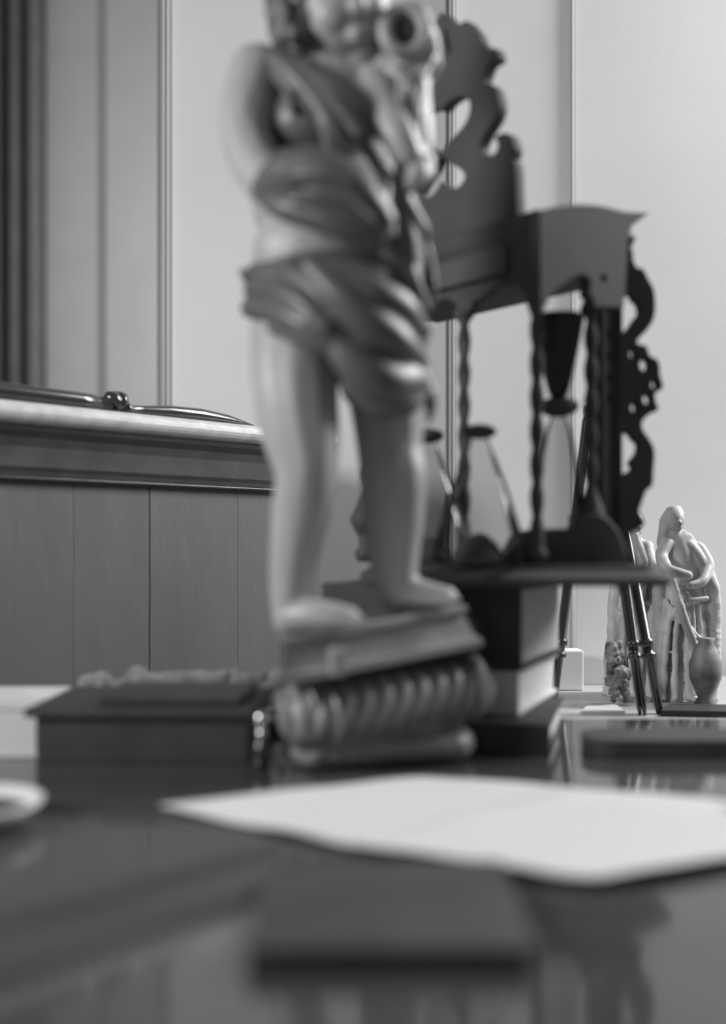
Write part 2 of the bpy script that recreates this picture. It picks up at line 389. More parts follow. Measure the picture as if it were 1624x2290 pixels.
# scalloped aprons under the canopy
def ap_front(top, pts): return [FP.uv(*p) for p in pts]
a_r = FP.uv(1195, 600)
arch = [(1195, 575), (1197, 705), (1186, 690), (1180, 668), (1172, 654), (1162, 642), (1150, 640), (1140, 634), (1131, 629), (1124, 638), (1112, 640), (1100, 646), (1092, 655), (1082, 658), (1074, 668), (1062, 672), (1056, 682), (1048, 700)]
ar = [FP.uv(*p) for p in arch]
wlen = ar[-1][0]-ar[0][0]
m0 = [(2*ac-a, z) for a, z in ar[1:]]                   # mirrored arch for the left half
mid = [FP.uv(1030, 694), FP.uv(1020, 680), FP.uv(1000, 668), FP.uv(985, 672)]
midm = [(2*ac-a, z) for a, z in mid[::-1]]
outl = ar+mid+midm+m0[::-1]+[(2*ac-ar[0][0], ar[0][1])]
mesh_obj('front_apron', fret(outl, [], 0.007, FP.mtx(-0.004)), M['black'], stand)
side = [(1195, 500), (1195, 474), (1230, 466), (1280, 460), (1325, 462), (1350, 467), (1385, 476), (1443, 479), (1425, 492), (1402, 510), (1400, 524), (1391, 536), (1392, 556), (1388, 640), (1384, 690), (1352, 690), (1318, 690), (1316, 672), (1306, 660), (1308, 640), (1308, 628), (1298, 619), (1284, 618), (1268, 626), (1252, 638), (1238, 646), (1226, 660), (1212, 676), (1205, 706), (1197, 706)]
mesh_obj('side_apron', fret([SQ.uv(*p) for p in side], [[SQ.uv(*q) for q in ellipse(1338, 626, 6, 9)]], 0.008, SQ.mtx(0)), M['black'], stand)
# side board with its row of holes, and the fretted wing
brd = [(1346, 690), (1394, 560), (1394, 1275), (1346, 1275)]
brd = [(1348, 680), (1394, 680), (1394, 1272), (1350, 1272)]
holes = [ellipse(1364, y, 6, 11) for y in (747, 797, 846, 890)]
mesh_obj('side_board', fret([SP.uv(*p) for p in brd], [[SP.uv(*q) for q in h] for h in holes], 0.007, SP.mtx(-0.0045)), M['black'], stand)
WP = Plane(1386, SP.o.y+SP.uv(1386, 600)[0]*SP.t.y, 0.97, 0.24)
wing = [(1380, 545), (1398, 558), (1406, 560), (1410, 566), (1411, 585), (1420, 602), (1432, 604), (1446, 630), (1457, 652), (1460, 690), (1455, 718), (1440, 742), (1424, 758), (1420, 770), (1440, 776), (1447, 796), (1464, 806), (1470, 822), (1470, 838), (1476, 860), (1475, 872), (1461, 880), (1460, 896), (1466, 918), (1446, 928), (1431, 944), (1432, 962), (1448, 985), (1458, 1010), (1456, 1050), (1453, 1086), (1440, 1098), (1428, 1130), (1424, 1145), (1436, 1170), (1420, 1185), (1404, 1195), (1406, 1230), (1420, 1268), (1380, 1268)]
wh = [[(1384, 680), (1392, 668), (1402, 661), (1411, 663), (1413, 672), (1424, 680), (1429, 700), (1419, 714), (1407, 732), (1394, 744), (1386, 742)],
      [(1384, 985), (1390, 972), (1398, 968), (1408, 974), (1416, 986), (1425, 993), (1424, 1012), (1412, 1028), (1407, 1038), (1414, 1048), (1402, 1057), (1386, 1058)],
      ellipse(1391, 636, 8, 9), ellipse(1410, 793, 8, 12), ellipse(1437, 818, 12, 14), ellipse(1459, 862, 9, 10), ellipse(1443, 895, 11, 11), ellipse(1414, 913, 9, 11)]
mesh_obj('scroll_wing', fret([WP.uv(*p) for p in soft(wing, 3)], [[WP.uv(*q) for q in soft(h, 3)] for h in wh], 0.008, WP.mtx(0.0)), M['black'], stand)
# mirrored wing at the far left end of the stand is hidden by the statue; its post is not
def column(px, d, zt, r0, vase=None):
    p = U(px, 1000, d); bm = bmesh.new(); n = 90; seg = 14; rings = []
    for k in range(n+1):
        z = ST+(zt-ST)*k/n; t = k/n
        rr = r0; tw = t*2*math.pi*9; amp = 0.22
        for c_, h_, q in ((0.03, 0.025, 1.9), (0.075, 0.02, 1.3), (0.955, 0.02, 1.5), (0.985, 0.02, 2.0), (0.87, 0.018, 1.9)) + ((( 0.16, 0.05, 2.5),) if vase else ()):
            e = math.exp(-((t-c_)/h_)**2); rr = max(rr, r0*(1+(q-1)*e)); amp *= (1-min(1, e*1.2))
        ring = []
        for s in range(seg):
            a = 2*math.pi*s/seg; q = rr*(1+amp*math.cos(2*(a-tw/2)))
            ring.append(bm.verts.new((p.x+q*math.cos(a), p.y+q*math.sin(a), z)))
        rings.append(ring)
    for a, b in zip(rings, rings[1:]):
        for s in range(seg): bm.faces.new((a[s], a[(s+1) % seg], b[(s+1) % seg], b[s]))
    bm.faces.new(rings[0][::-1]); bm.faces.new(rings[-1])
    return bm_obj('column', bm, M['black'], stand, True)
def dep(pl, px): return pl.o.y+pl.uv(px, 600)[0]*pl.t.y
zc = zbot+0.008
column(1038, dep(FP, 1038)+0.006, zc, 0.0042)
column(1201, 0.742, zc, 0.0042)
column(1322, dep(SP, 1322)+0.004, zc, 0.0042, True)
column(822, 0.852, zc, 0.0055, True)
column(930, dep(FP, 930)+0.006, zc, 0.0042)
# stepped pedestal under the full hourglass
ped = [(1085, 1279), (1108, 1268), (1132, 1250), (1146, 1226), (1160, 1200), (1172, 1190), (1200, 1183), (1296, 1187), (1303, 1165), (1300, 1150), (1345, 1146), (1372, 1160), (1392, 1185), (1410, 1230), (1418, 1279)]
PP = Plane(1200, 0.742, 1, 0)
mesh_obj('pedestal', fret([PP.uv(*p) for p in ped], [], 0.036, PP.mtx(-0.030), 0.002), M['black'], stand)
# pendant knob under the corner
bm = bmesh.new(); pk = U(1197, 690, 0.733); lathe(bm, [(0.001, -0.014), (0.0035, -0.010), (0.0022, -0.006), (0.005, 0.0), (0.006, 0.012)], pk, 14); bm_obj('pendant', bm, M['black'], stand, True)

# ------------------------------------------------------------------ glasses
hd = 0.770; hx = (1249-812)/F*hd
hg = thing('hourglass', 'tall hourglass with dark sand filling its upper bulb, inside the stand', 'hourglass', (hx, hd, U(1249, 1188, hd).z))
def zz(py, d): return U(0, py, d).z
prof_low = [(R(r, hd), zz(y, hd)) for r, y in ((50, 1184), (55, 1176), (56, 1150), (53, 1110), (46, 1060), (38, 1010), (29, 965), (20, 940), (12, 925))]
prof_up = [(R(r, hd), zz(y, hd)) for r, y in ((12, 895), (22, 878), (30, 850), (38, 815), (45, 780), (52, 745), (57, 715), (57, 706))]
bm = bmesh.new(); lathe(bm, prof_low, (hx, hd, 0), 40, False); bm_obj('lower_bulb', bm, M['glass_dark'], hg, True)
bm = bmesh.new(); lathe(bm, prof_up, (hx, hd, 0), 40, False); bm_obj('upper_bulb', bm, M['glass'], hg, True)
bm = bmesh.new(); lathe(bm, [(r-0.0006, z) for r, z in prof_up], (hx, hd, 0), 40); bm_obj('sand', bm, M['sand'], hg, True)
bm = bmesh.new(); lathe(bm, [(R(r, hd), zz(y, hd)) for r, y in ((14, 932), (28, 928), (42, 918), (46, 908), (40, 898), (26, 892), (13, 888))], (hx, hd, 0), 40); bm_obj('waist_binding', bm, M['black'], hg, True)
bm = bmesh.new(); lathe(bm, [(R(r, hd), zz(y, hd)) for r, y in ((58, 1190), (60, 1186), (52, 1183))], (hx, hd, 0), 40); bm_obj('foot_disc', bm, M['black'], hg, True)
def flask(px, d, label, capy=967):
    x = (px-812)/F*d; zb = ST+0.0003
    t = thing('conical_flask', label, 'flask', (x, d, zb), 'conical flasks in the stand')
    top = zz(capy+18, d)
    prof = [(R(88, d), zb), (R(100, d), zb+0.001), (R(108, d), zb+0.005), (R(104, d), zb+0.012), (R(88, d), zb+0.028), (R(62, d), zb+0.054), (R(38, d), zb+(top-zb)*0.86), (R(24, d), top-0.002), (R(20, d), top+0.006)]
    bm = bmesh.new(); lathe(bm, prof, (x, d, 0), 44, False); bm_obj('glass_cone', bm, M['glass'], t, True)
    bm = bmesh.new(); ball(bm, (x, d, top+0.006), (R(39, d), R(39, d), R(17, d)), 3); bm_obj('cap', bm, M['black'], t, True)
    bm = bmesh.new(); lathe(bm, [(R(60, d), zb+0.0006), (R(56, d), zb+0.005), (R(40, d), zb+0.014), (R(18, d), zb+0.020), (R(4, d), zb+0.0215)], (x, d, 0), 30); bm_obj('sand', bm, M['sand'], t, True)
    return t
flask(1072, 0.742, 'clear conical flask with a dark round cap, standing free of the statue')
flask(955, 0.79, 'clear conical flask half hidden behind the statue\'s dark leg', 975)

# ------------------------------------------------------------------ books
def book(corner, yaw, w, dp, z0, z1, cover, pages, label, cat='book', over=0.003, ct=0.003, spine=True, group=None):
    """corner = nearest right corner (x, y); w runs to the left, dp away from the camera"""
    t = thing('old_book', label, cat, (corner[0], corner[1], z0), group)
    u = Vector((-math.cos(yaw), math.sin(yaw), 0)); v = Vector((math.sin(yaw), math.cos(yaw), 0)); c = Vector((corner[0], corner[1], 0))
    def slab(name, a0, a1, b0, b1, za, zb, m, bev=0.0008):
        ce = c+u*(a0+a1)/2+v*(b0+b1)/2; ce.z = (za+zb)/2
        bm = bmesh.new(); box(bm, ce, (a1-a0, b1-b0, zb-za), -yaw, bev); return bm_obj(name, bm, m, t)
    slab('cover', 0, w, 0, dp, z0, z0+ct, cover); slab('cover', 0, w, 0, dp, z1-ct, z1, cover)
    slab('pages', over, w-over, over+(0.002 if spine else 0), dp-over, z0+ct, z1-ct, pages, 0.0003)
    if spine: slab('spine', 0, w, 0, 0.003, z0+ct*0.5, z1-ct*0.5, cover, 0.001)
    return t
y22 = math.radians(22)
book((U(1232, 0, 0.705).x, 0.705), math.radians(14), 0.118, 0.135, 0.0, 0.0205, M['leather'], M['pages'], 'thin dark book at the bottom of the stack under the stand')
book((U(1160, 0, 0.738).x, 0.738), y22, 0.135, 0.13, 0.0207, 0.0520, M['leather_grey'], M['pages'], 'grey bound book in the middle of the stack, pale page edges showing')
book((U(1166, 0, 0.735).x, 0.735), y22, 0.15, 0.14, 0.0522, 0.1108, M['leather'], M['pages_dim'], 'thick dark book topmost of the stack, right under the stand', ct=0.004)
# ------------------------------------------------------------------ left side of the desk
t = thing('document_box', 'low dark box with an overhanging lid, left of the statue', 'box', (-0.14, 0.73, 0))
bx, by = -0.1385, 0.731
bm = bmesh.new(); box(bm, (bx, by, 0.0145), (0.135, 0.098, 0.029), math.radians(-2), 0.001); bm_obj('body', bm, M['leather'], t)
bm = bmesh.new(); box(bm, (bx-0.002, by, 0.0322), (0.146, 0.106, 0.006), math.radians(-2), 0.0012); bm_obj('lid', bm, M['leather'], t)
bm = bmesh.new(); box(bm, (-0.123, 0.725, 0.0386), (0.092, 0.07, 0.006), math.radians(-3), 0.0015); o = bm_obj('thin_folder', bm, M['leather'], None); origin_to(o, (-0.123, 0.725, 0.0353))
tag(o, 'thin black folder lying on the lid of the low dark box', 'folder')
# crumpled cloth and ball behind the box top
bm = Blob(); 
for k in range(26):
    a = k/25; px = 215+a*420+random.uniform(-14, 14)
    ball(bm, U(px, 1528+random.uniform(-7, 6)+12*abs(a-.5), 0.83), (random.uniform(0.010, 0.015), 0.014, random.uniform(0.007, 0.012)), 2)
for k in range(8): ball(bm, U(225+k*58, 1556, 0.83), (0.014, 0.014, 0.013), 2)
me = baked(bm, 0.0014, 12, jitter=0.005, jscale=90)
zmin = min(v.co.z for v in me.vertices)
o = mesh_obj('crumpled_cloth', me, M['crumple'], None, True); tag(o, 'crumpled brown cloth lying in a long heap behind the dark box', 'cloth')
o.data.transform(Matrix.Translation((0, 0, 0))); 
cz0 = zmin
bm = bmesh.new(); ball(bm, U(168, 1538, 0.83), 0.0065, 3); o2 = bm_obj('round_ball', bm, M['crumple'], None, True); origin_to(o2, U(168, 1538, 0.83)); tag(o2, 'small dark round ball at the left end of the crumpled cloth', 'ball')
# flat portfolio that carries them
pz = min(cz0, U(168, 1538, 0.83).z-0.0065)
t = thing('stacked_portfolio', 'thick brown portfolio behind the dark box, carrying the crumpled cloth', 'portfolio', (-0.14, 0.84, 0))
bm = bmesh.new(); box(bm, (-0.14, 0.824, pz/2), (0.21, 0.060, pz-0.0002), 0, 0.001); bm_obj('body', bm, M['crumple'], t)
o2.location.z = pz+0.0066
o.data.transform(Matrix.Translation((0, 0, pz-cz0+0.0001)))
origin_to(o, (-0.14, 0.83, pz))
# page block at the left edge
book((U(84, 0, 0.70).x-0.0, 0.70), math.radians(-3), 0.11, 0.10, 0.0, 0.0335, M['leather_grey'], M['pages'], 'pale paged book at the left picture edge, page edges towards us', spine=False, over=0.001, ct=0.0022)
# small capped vial
vx, vd = U(585, 0, 0.668).x, 0.668
t = thing('capped_vial', 'little dark vial with a polished metal cap, beside the dark box', 'vial', (vx, vd, 0))
bm = bmesh.new(); lathe(bm, [(0.0045, 0.0002), (0.0052, 0.001), (0.0052, 0.012), (0.004, 0.016), (0.0026, 0.0175), (0.0026, 0.019)], (vx, vd, 0), 24); bm_obj('bottle', bm, M['tube'], t, True)
bm = bmesh.new(); lathe(bm, [(0.0028, 0.0185), (0.0033, 0.0215), (0.0028, 0.0245)], (vx, vd, 0), 24); bm_obj('neck_ring', bm, M['metal'], t, True)
bm = bmesh.new(); lathe(bm, [(0.0030, 0.0270), (0.0042, 0.0278), (0.0044, 0.0305), (0.0042, 0.0330), (0.003, 0.0345), (0.0008, 0.035)], (vx, vd, 0), 24)
lathe(bm, [(0.0022, 0.0243), (0.0022, 0.0272)], (vx, vd, 0), 16); bm_obj('cap', bm, M['metal'], t, True)
# dish at the left edge
dx, dd = U(-72, 0, 0.532).x, 0.532
bm = bmesh.new(); lathe(bm, [(0.016, 0.0003), (0.020, 0.0005), (0.030, 0.005), (0.0355, 0.0105), (0.0365, 0.0125), (0.035, 0.0130), (0.033, 0.0112), (0.027, 0.006), (0.018, 0.003), (0.001, 0.0025)], (dx, dd, 0), 64)
o = bm_obj('shallow_dish', bm, M['ceramic'], None, True); origin_to(o, (dx, dd, 0)); tag(o, 'white shallow dish with a dark middle, cut by the left picture edge', 'dish')
bm = bmesh.new(); lathe(bm, [(0.0005, 0.0027), (0.018, 0.0032), (0.027, 0.0062), (0.0285, 0.0078), (0.0265, 0.0064), (0.018, 0.0035), (0.0005, 0.0030)], (0, 0, 0), 48, False)
q_ = bm_obj('dark_glaze', bm, M['leather'], None, True); q_.parent = o
# sheets of paper
def sheet(name, pts, z, label, lift=0.0, th=0.0006):
    P = [Vector(p) for p in pts]; n = 16; bm = bmesh.new(); g = {}
    for s in (0, 1):
        for i in range(n+1):
            for j in range(n+1):
                u, v = i/n, j/n; p = (P[0]*(1-u)+P[1]*u)*(1-v)+(P[3]*(1-u)+P[2]*u)*v
                e = max(abs(u-.5), abs(v-.5))*2
                h = z+lift*(e**4)*(0.6+0.6*noise.noise(Vector((u*3, v*3, z*900))))
                g[s, i, j] = bm.verts.new((p.x, p.y, h+s*th))
    for i in range(n):
        for j in range(n):
            bm.faces.new((g[1, i, j], g[1, i+1, j], g[1, i+1, j+1], g[1, i, j+1])); bm.faces.new((g[0, i, j+1], g[0, i+1, j+1], g[0, i+1, j], g[0, i, j]))
    for i in range(n):
        for a, b in (((i, 0), (i+1, 0)), ((i, n), (i+1, n)), ((0, i), (0, i+1)), ((n, i), (n, i+1))):
            bm.faces.new((g[0, a[0], a[1]], g[0, b[0], b[1]], g[1, b[0], b[1]], g[1, a[0], a[1]]))
    o = bm_obj(name, bm, M['paper'], None, True); origin_to(o, (P[0]+P[2])/2 if len(P[0]) == 3 else ((P[0].x+P[2].x)/2, (P[0].y+P[2].y)/2, 0)); tag(o, label, 'paper', 'blank sheets on the desk'); return o
def dk(px, py, z=0.0): d = (EYE-z)*F/(py-HOR); return ((px-812)/F*d, d)
sheet('paper_sheet', [dk(356, 1800, 0.003), dk(800, 1893, 0.003), dk(1700, 1800, 0.003), dk(945, 1737, 0.003)], 0.0006, 'lower white sheet, its long pointed corner reaching far left', 0.0035)
sheet('paper_sheet', [dk(775, 1888, 0.0045), dk(1345, 1968, 0.0045), dk(1960, 1860, 0.0045), dk(1250, 1768, 0.0045)], 0.0022, 'upper white sheet with its corner nearest to us, lying on the other', 0.0045)
# notebook in the foreground
n0 = dk(548, 2178); n1 = dk(1208, 2178)
t = thing('small_notebook', 'dark square notebook in the blurred foreground before the papers', 'notebook', ((n0[0]+n1[0])/2, n0[1]+0.05, 0))
cx = (n0[0]+n1[0])/2; wd = n1[0]-n0[0]; dpn = 0.098
bm = bmesh.new(); box(bm, (cx, n0[1]+dpn/2, 0.0011), (wd, dpn, 0.002), 0, 0.0006); bm_obj('cover', bm, M['leather'], t)
bm = bmesh.new(); box(bm, (cx, n0[1]+dpn/2, 0.0072), (wd, dpn, 0.002), 0, 0.0006); bm_obj('cover', bm, M['leather'], t)
bm = bmesh.new(); box(bm, (cx, n0[1]+dpn/2, 0.00415), (wd-0.004, dpn-0.004, 0.0041)); bm_obj('pages', bm, M['leather'], t)
# dark slab on the right
p = dk(1325, 1700); bm = bmesh.new()
rg = rrect(p[0]+0.125, 0.722, 0.125, 0.024, 0.018)
hexa(bm, [(x, y, 0.0003) for x, y in rg], [(x, y, 0.0115) for x, y in rg])
o = bm_obj('flat_case', bm, M['leather'], None); origin_to(o, (p[0]+0.125, 0.722, 0)); tag(o, 'long flat dark case with a rounded end at the right of the desk', 'case')

# ------------------------------------------------------------------ cherub statue
st = thing('cherub_statue', 'carved standing child figure in drapery with a horn, on a tilted scrolled plinth', 'statue', (0.0, 0.67, 0))
D = 0.66
bm = Blob()
V = [  # limbs: (px, py, depth, r px)
 [(575, 165, .660, 66), (556, 240, .652, 64), (552, 300, .648, 60), (572, 365, .640, 58), (600, 405, .630, 56)],      # figure's right upper arm
 [(600, 405, .630, 56), (690, 425, .612, 60), (780, 455, .605, 48), (830, 480, .603, 40)],                        # forearm across the belly
 [(836, 200, .660, 56), (856, 250, .642, 50), (888, 300, .632, 43), (912, 342, .632, 36)],                        # figure's left upper arm
 [(912, 342, .632, 34), (932, 352, .636, 28), (950, 354, .640, 24)],
 [(672, 720, .672, 112), (662, 800, .664, 106), (662, 880, .658, 100), (672, 960, .655, 92), (684, 1030, .652, 78), (684, 1075, .652, 72), (676, 1130, .655, 70), (664, 1200, .657, 62), (652, 1280, .657, 52), (648, 1345, .657, 45)],
 [(648, 1345, .657, 44), (648, 1385, .655, 40)],
 [(648, 1380, .655, 40), (700, 1374, .647, 36), (745, 1376, .642, 31), (780, 1380, .640, 26)],
 [(830, 740, .690, 105), (858, 830, .690, 96), (868, 920, .688, 86), (872, 1000, .686, 78), (880, 1065, .684, 78), (881, 1130, .686, 74), (881, 1210, .690, 64), (883, 1280, .692, 54), (888, 1325, .692, 46)],
 [(890, 1320, .692, 44), (930, 1326, .689, 36), (970, 1330, .686, 28), (1000, 1334, .684, 24)],
 [(690, 100, .672, 62), (720, 160, .672, 74)],                                                                    # neck
]
for c in V: chain(bm, c, 6)
u = lambda px, py, d, rx, ry, rz: ball(bm, U(px, py, d), (R(rx, d), R(rz, d), R(ry, d)), 3)
u(725, 230, .672, 150, 118, 100); u(725, 330, .672, 148, 120, 105); u(720, 450, .670, 160, 130, 118); u(722, 570, .668, 158, 120, 122); u(735, 660, .674, 168, 100, 115)
u(800, 190, .675, 80, 66, 66); u(630, 170, .668, 70, 60, 66)
# toes
for k, (px, py, d) in enumerate([(802, 1386, .634), (796, 1383, .640), (790, 1380, .646), (782, 1377, .651), (772, 1375, .656)]):
    ball(bm, U(px, py, d), (R(17-k*1.2, d), R(9, d), R(11-k*.6, d)), 2)
for k, (px, py, d) in enumerate([(1018, 1340, .678), (1014, 1338, .684), (1008, 1336, .690), (1000, 1334, .695), (992, 1333, .700)]):
    ball(bm, U(px, py, d), (R(16-k*1.2, d), R(9, d), R(10-k*.6, d)), 2)
# hand closing round the horn: palm, four fingers, thumb
chain(bm, [(935, 350, .650, 22), (948, 360, .646, 22)], 3)
for k in range(4):
    y = 345+k*14
    chain(bm, [(930, y+4, .644, 9), (945, y+2, .634, 9), (962, y+5, .636, 8.5), (968, y+8, .646, 7.5)], 5)
chain(bm, [(925, 345, .655, 10), (930, 328, .642, 9), (945, 322, .636, 8)], 5)
# hand tucked at the cuff
for k in range(4):
    chain(bm, [(840, 460+k*15, .600, 10), (862, 466+k*15, .600, 9), (878, 478+k*14, .606, 8), (880, 488+k*13, .614, 7)], 5)
chain(bm, [(835, 455, .602, 11), (852, 440, .600, 9.5), (868, 438, .603, 8)], 5)
# head turned to the right, tilted down; most of it lies above the frame
hc = U(740, -30, .668)
def hb(dx, dy, dd, rx, ry, rz): ball(bm, U(740+dx, -30+dy, .668+dd), (R(rx, .668), R(rz, .668), R(ry, .668)), 3)
hb(0, -30, 0.0, 138, 150, 140); hb(28, 62, -0.012, 106, 112, 104)          # skull, lower face
hb(82, 60, -0.022, 46, 44, 42); hb(8, 62, -0.030, 48, 46, 40)               # cheeks
hb(66, 150, -0.012, 46, 42, 44); hb(62, 40, -0.041, 17, 18, 17)             # chin, nose tip
chain(bm, [(798, -58, .633, 9), (803, -18, .629, 12), (804, 8, .627, 15)], 5)
chain(bm, [(778, 68, .637, 8), (798, 72, .633, 10), (820, 68, .635, 8)], 4); chain(bm, [(782, 84, .638, 9), (800, 88, .636, 10), (818, 82, .638, 8)], 4)
chain(bm, [(742, -68, .637, 11), (767, -76, .632, 11), (790, -68, .634, 9)], 4); chain(bm, [(816, -66, .635, 9), (836, -72, .638, 10), (852, -64, .644, 9)], 4)
ball(bm, U(768, -44, .637), R(17, .637)); ball(bm, U(835, -44, .641), R(15, .641))   # eyeballs
chain(bm, [(632, -53, .652, 10), (620, -30, .650, 12), (626, 0, .652, 11), (638, 16, .654, 10)], 5)    # ear
me = baked(bm, 0.0017, 3)
mesh_obj('body', me, M['skin'], st, True)
# hair: curls over skull and nape
bm = Blob()
for k in range(95):
    a = random.uniform(0, 2*math.pi); e = random.uniform(-0.5, 1.4)
    x = math.cos(a)*math.cos(e); y = math.sin(a)*math.cos(e); z = math.sin(e)
    if x > 0.05 and y < 0.3 and z < 0.55: continue                 # keep the face clear
    if y < -0.55 and z < 0.45: continue
    p = hc+Vector((0, 0, R(28, .668)))+Vector((x*R(142, .668), y*R(142, .668), z*R(152, .668)))
    ball(bm, p, (R(24, .668),)*3, 2)
for k in range(60):
    t = random.random(); px = 618+random.uniform(-6, 50)+t*10; py = -60+t*145
    ball(bm, U(px, py, .672+random.uniform(-.016, .016)), R(26, .67), 2)
for k in range(46):  # front locks added to shade the cheek and darken the neck
    t = random.random(); px = 606+random.uniform(0, 116); py = -40+t*128
    ball(bm, U(px, py, .642+abs(px-650)*.00012+random.uniform(-.006, .008)), R(20, .65), 2)
me = baked(bm, 0.0016, 2, jitter=0.0022, jscale=130); mesh_obj('hair', me, M['hair'], st, True)
# drapery: sash, sleeve over the forearm, waist wrap, hanging folds
bm = Blob()
def fold(pts, n=6): chain(bm, pts, n)
ball(bm, U(705, 285, .662), (R(112, .66), R(112, .66), R(92, .66)), 3)      # cloth over the chest, added dark to stand for its shaded hollow
# sash over the shoulder, three parallel folds down to the right
fold([(585, 118, .655, 22), (640, 150, .640, 24), (700, 215, .628, 22), (745, 290, .620, 20), (770, 350, .618, 20)])
fold([(620, 118, .652, 20), (690, 160, .634, 22), (750, 230, .624, 22), (800, 300, .622, 20)])
fold([(660, 150, .642, 16), (730, 185, .628, 22), (790, 235, .627, 24), (830, 290, .632, 20)])
fold([(600, 150, .650, 13), (640, 200, .636, 14), (655, 245, .630, 10)])
fold([(718, 270, .624, 14), (735, 320, .616, 15), (742, 370, .610, 13)])
# sleeve / cloth carried over the forearm
fold([(600, 420, .622, 40), (650, 395, .604, 62), (720, 400, .594, 68), (790, 440, .590, 58), (845, 490, .592, 42)])
fold([(580, 448, .622, 10), (630, 462, .604, 30), (700, 478, .596, 38), (780, 500, .592, 40), (840, 525, .594, 30)])
fold([(700, 340, .598, 16), (760, 362, .592, 14), (820, 392, .592, 12), (860, 415, .596, 12)])
fold([(862, 415, .596, 14), (858, 460, .590, 15), (848, 510, .590, 15), (830, 545, .594, 13)])
fold([(610, 400, .584, 9), (660, 372, .568, 10), (720, 372, .560, 10), (775, 405, .560, 9)], 10)
fold([(625, 440, .586, 9), (690, 425, .562, 11), (760, 445, .558, 11), (830, 492, .566, 9)], 10)
fold([(655, 478, .572, 8), (720, 482, .560, 9), (790, 510, .562, 9)], 10)
# cloth edge falling from the far arm: bright folds on the right
fold([(805, 275, .635, 12), (822, 330, .630, 15), (850, 380, .628, 18), (885, 425, .632, 24), (905, 455, .636, 24)])
fold([(860, 300, .640, 14), (890, 350, .638, 16), (900, 400, .640, 18), (915, 470, .640, 24), (940, 510, .644, 20), (950, 530, .646, 12)])
fold([(885, 440, .645, 40), (890, 520, .645, 52), (900, 600, .650, 50), (905, 650, .655, 52)])
fold([(940, 510, .650, 16), (955, 570, .650, 15), (966, 640, .652, 14), (960, 690, .654, 12)])
fold([(905, 570, .640, 12), (930, 630, .640, 13), (952, 690, .644, 13)])
fold([(850, 640, .630, 14), (890, 680, .628, 17), (930, 715, .634, 16), (955, 740, .642, 14)])
fold([(860, 700, .628, 12), (905, 735, .628, 14), (940, 765, .636, 13), (952, 800, .644, 12)])
# waist roll
fold([(572, 608, .660, 22), (640, 606, .628, 24), (690, 640, .612, 24), (720, 690, .606, 24), (760, 740, .606, 24)])
fold([(562, 648, .658, 20), (620, 650, .622, 22), (680, 680, .606, 24), (730, 730, .602, 26)])
fold([(560, 690, .660, 24), (620, 700, .622, 25), (680, 726, .606, 26), (735, 765, .604, 24)])
fold([(600, 735, .650, 14), (660, 752, .612, 17), (720, 772, .604, 18)])
fold([(700, 600, .610, 30), (760, 660, .602, 40), (820, 720, .604, 48), (880, 760, .612, 44), (930, 800, .628, 30)])
fold([(760, 620, .608, 40), (830, 660, .606, 46), (890, 690, .616, 44), (930, 730, .630, 30)])
fold([(740, 760, .606, 26), (790, 810, .606, 44), (850, 850, .612, 54), (905, 850, .624, 42), (935, 850, .634, 26)])
fold([(790, 860, .616, 30), (850, 900, .620, 36), (905, 900, .628, 34), (935, 880, .636, 22)])
fold([(945, 800, .640, 18), (950, 850, .640, 18), (962, 895, .640, 17), (962, 930, .642, 10), (958, 950, .643, 5)])
fold([(560, 620, .668, 20), (545, 608, .664, 12)])
for c, r in (((740, 640, .66), (175, 75, 150)), ((800, 760, .668), (165, 100, 140)), ((850, 850, .674), (95, 85, 120))):
    ball(bm, U(*c), (R(r[0], .66), R(r[2], .66), R(r[1], .66)), 3)
me = baked(bm, 0.0016, 3); mesh_obj('drapery', me, M['cloth'], st, True)
# horn with an open mouth, held upright
bm = Blob()
fold([(915, 420, .628, 10), (928, 395, .632, 26), (935, 350, .640, 30), (930, 290, .646, 38), (925, 230, .650, 42), (922, 180, .652, 44), (912, 130, .652, 52), (908, 80, .654, 52)])
fold([(872, 128, .652, 30), (848, 160, .656, 32), (842, 205, .662, 26)])
for k in range(22):
    a = 2*math.pi*k/22; ball(bm, U(908+46*math.cos(a), 66+50*math.sin(a), .636), (R(17, .636),)*3, 2)
fold([(945, 30, .645, 18), (957, 70, .645, 17), (962, 120, .648, 17), (966, 170, .650, 12)])
fold([(965, 50, .648, 6), (974, 110, .648, 7), (982, 150, .650, 7)])
fold([(868, 150, .640, 11), (905, 172, .632, 14), (950, 160, .638, 12), (968, 130, .644, 9)])
fold([(890, 190, .636, 9), (896, 250, .632, 11), (912, 320, .630, 9)]); fold([(945, 190, .636, 8), (938, 260, .633, 9), (934, 330, .632, 8)])
me = baked(bm, 0.0015, 2, jitter=0.0035, jscale=55); mesh_obj('horn', me, M['skin'], st, True)
bm = bmesh.new(); ball(bm, U(908, 66, .640), (R(42, .640), R(16, .640), R(46, .640)), 3); bm_obj('horn_mouth_shade', bm, M['black'], st, True)  # solid black ball stands for the shade inside the mouth
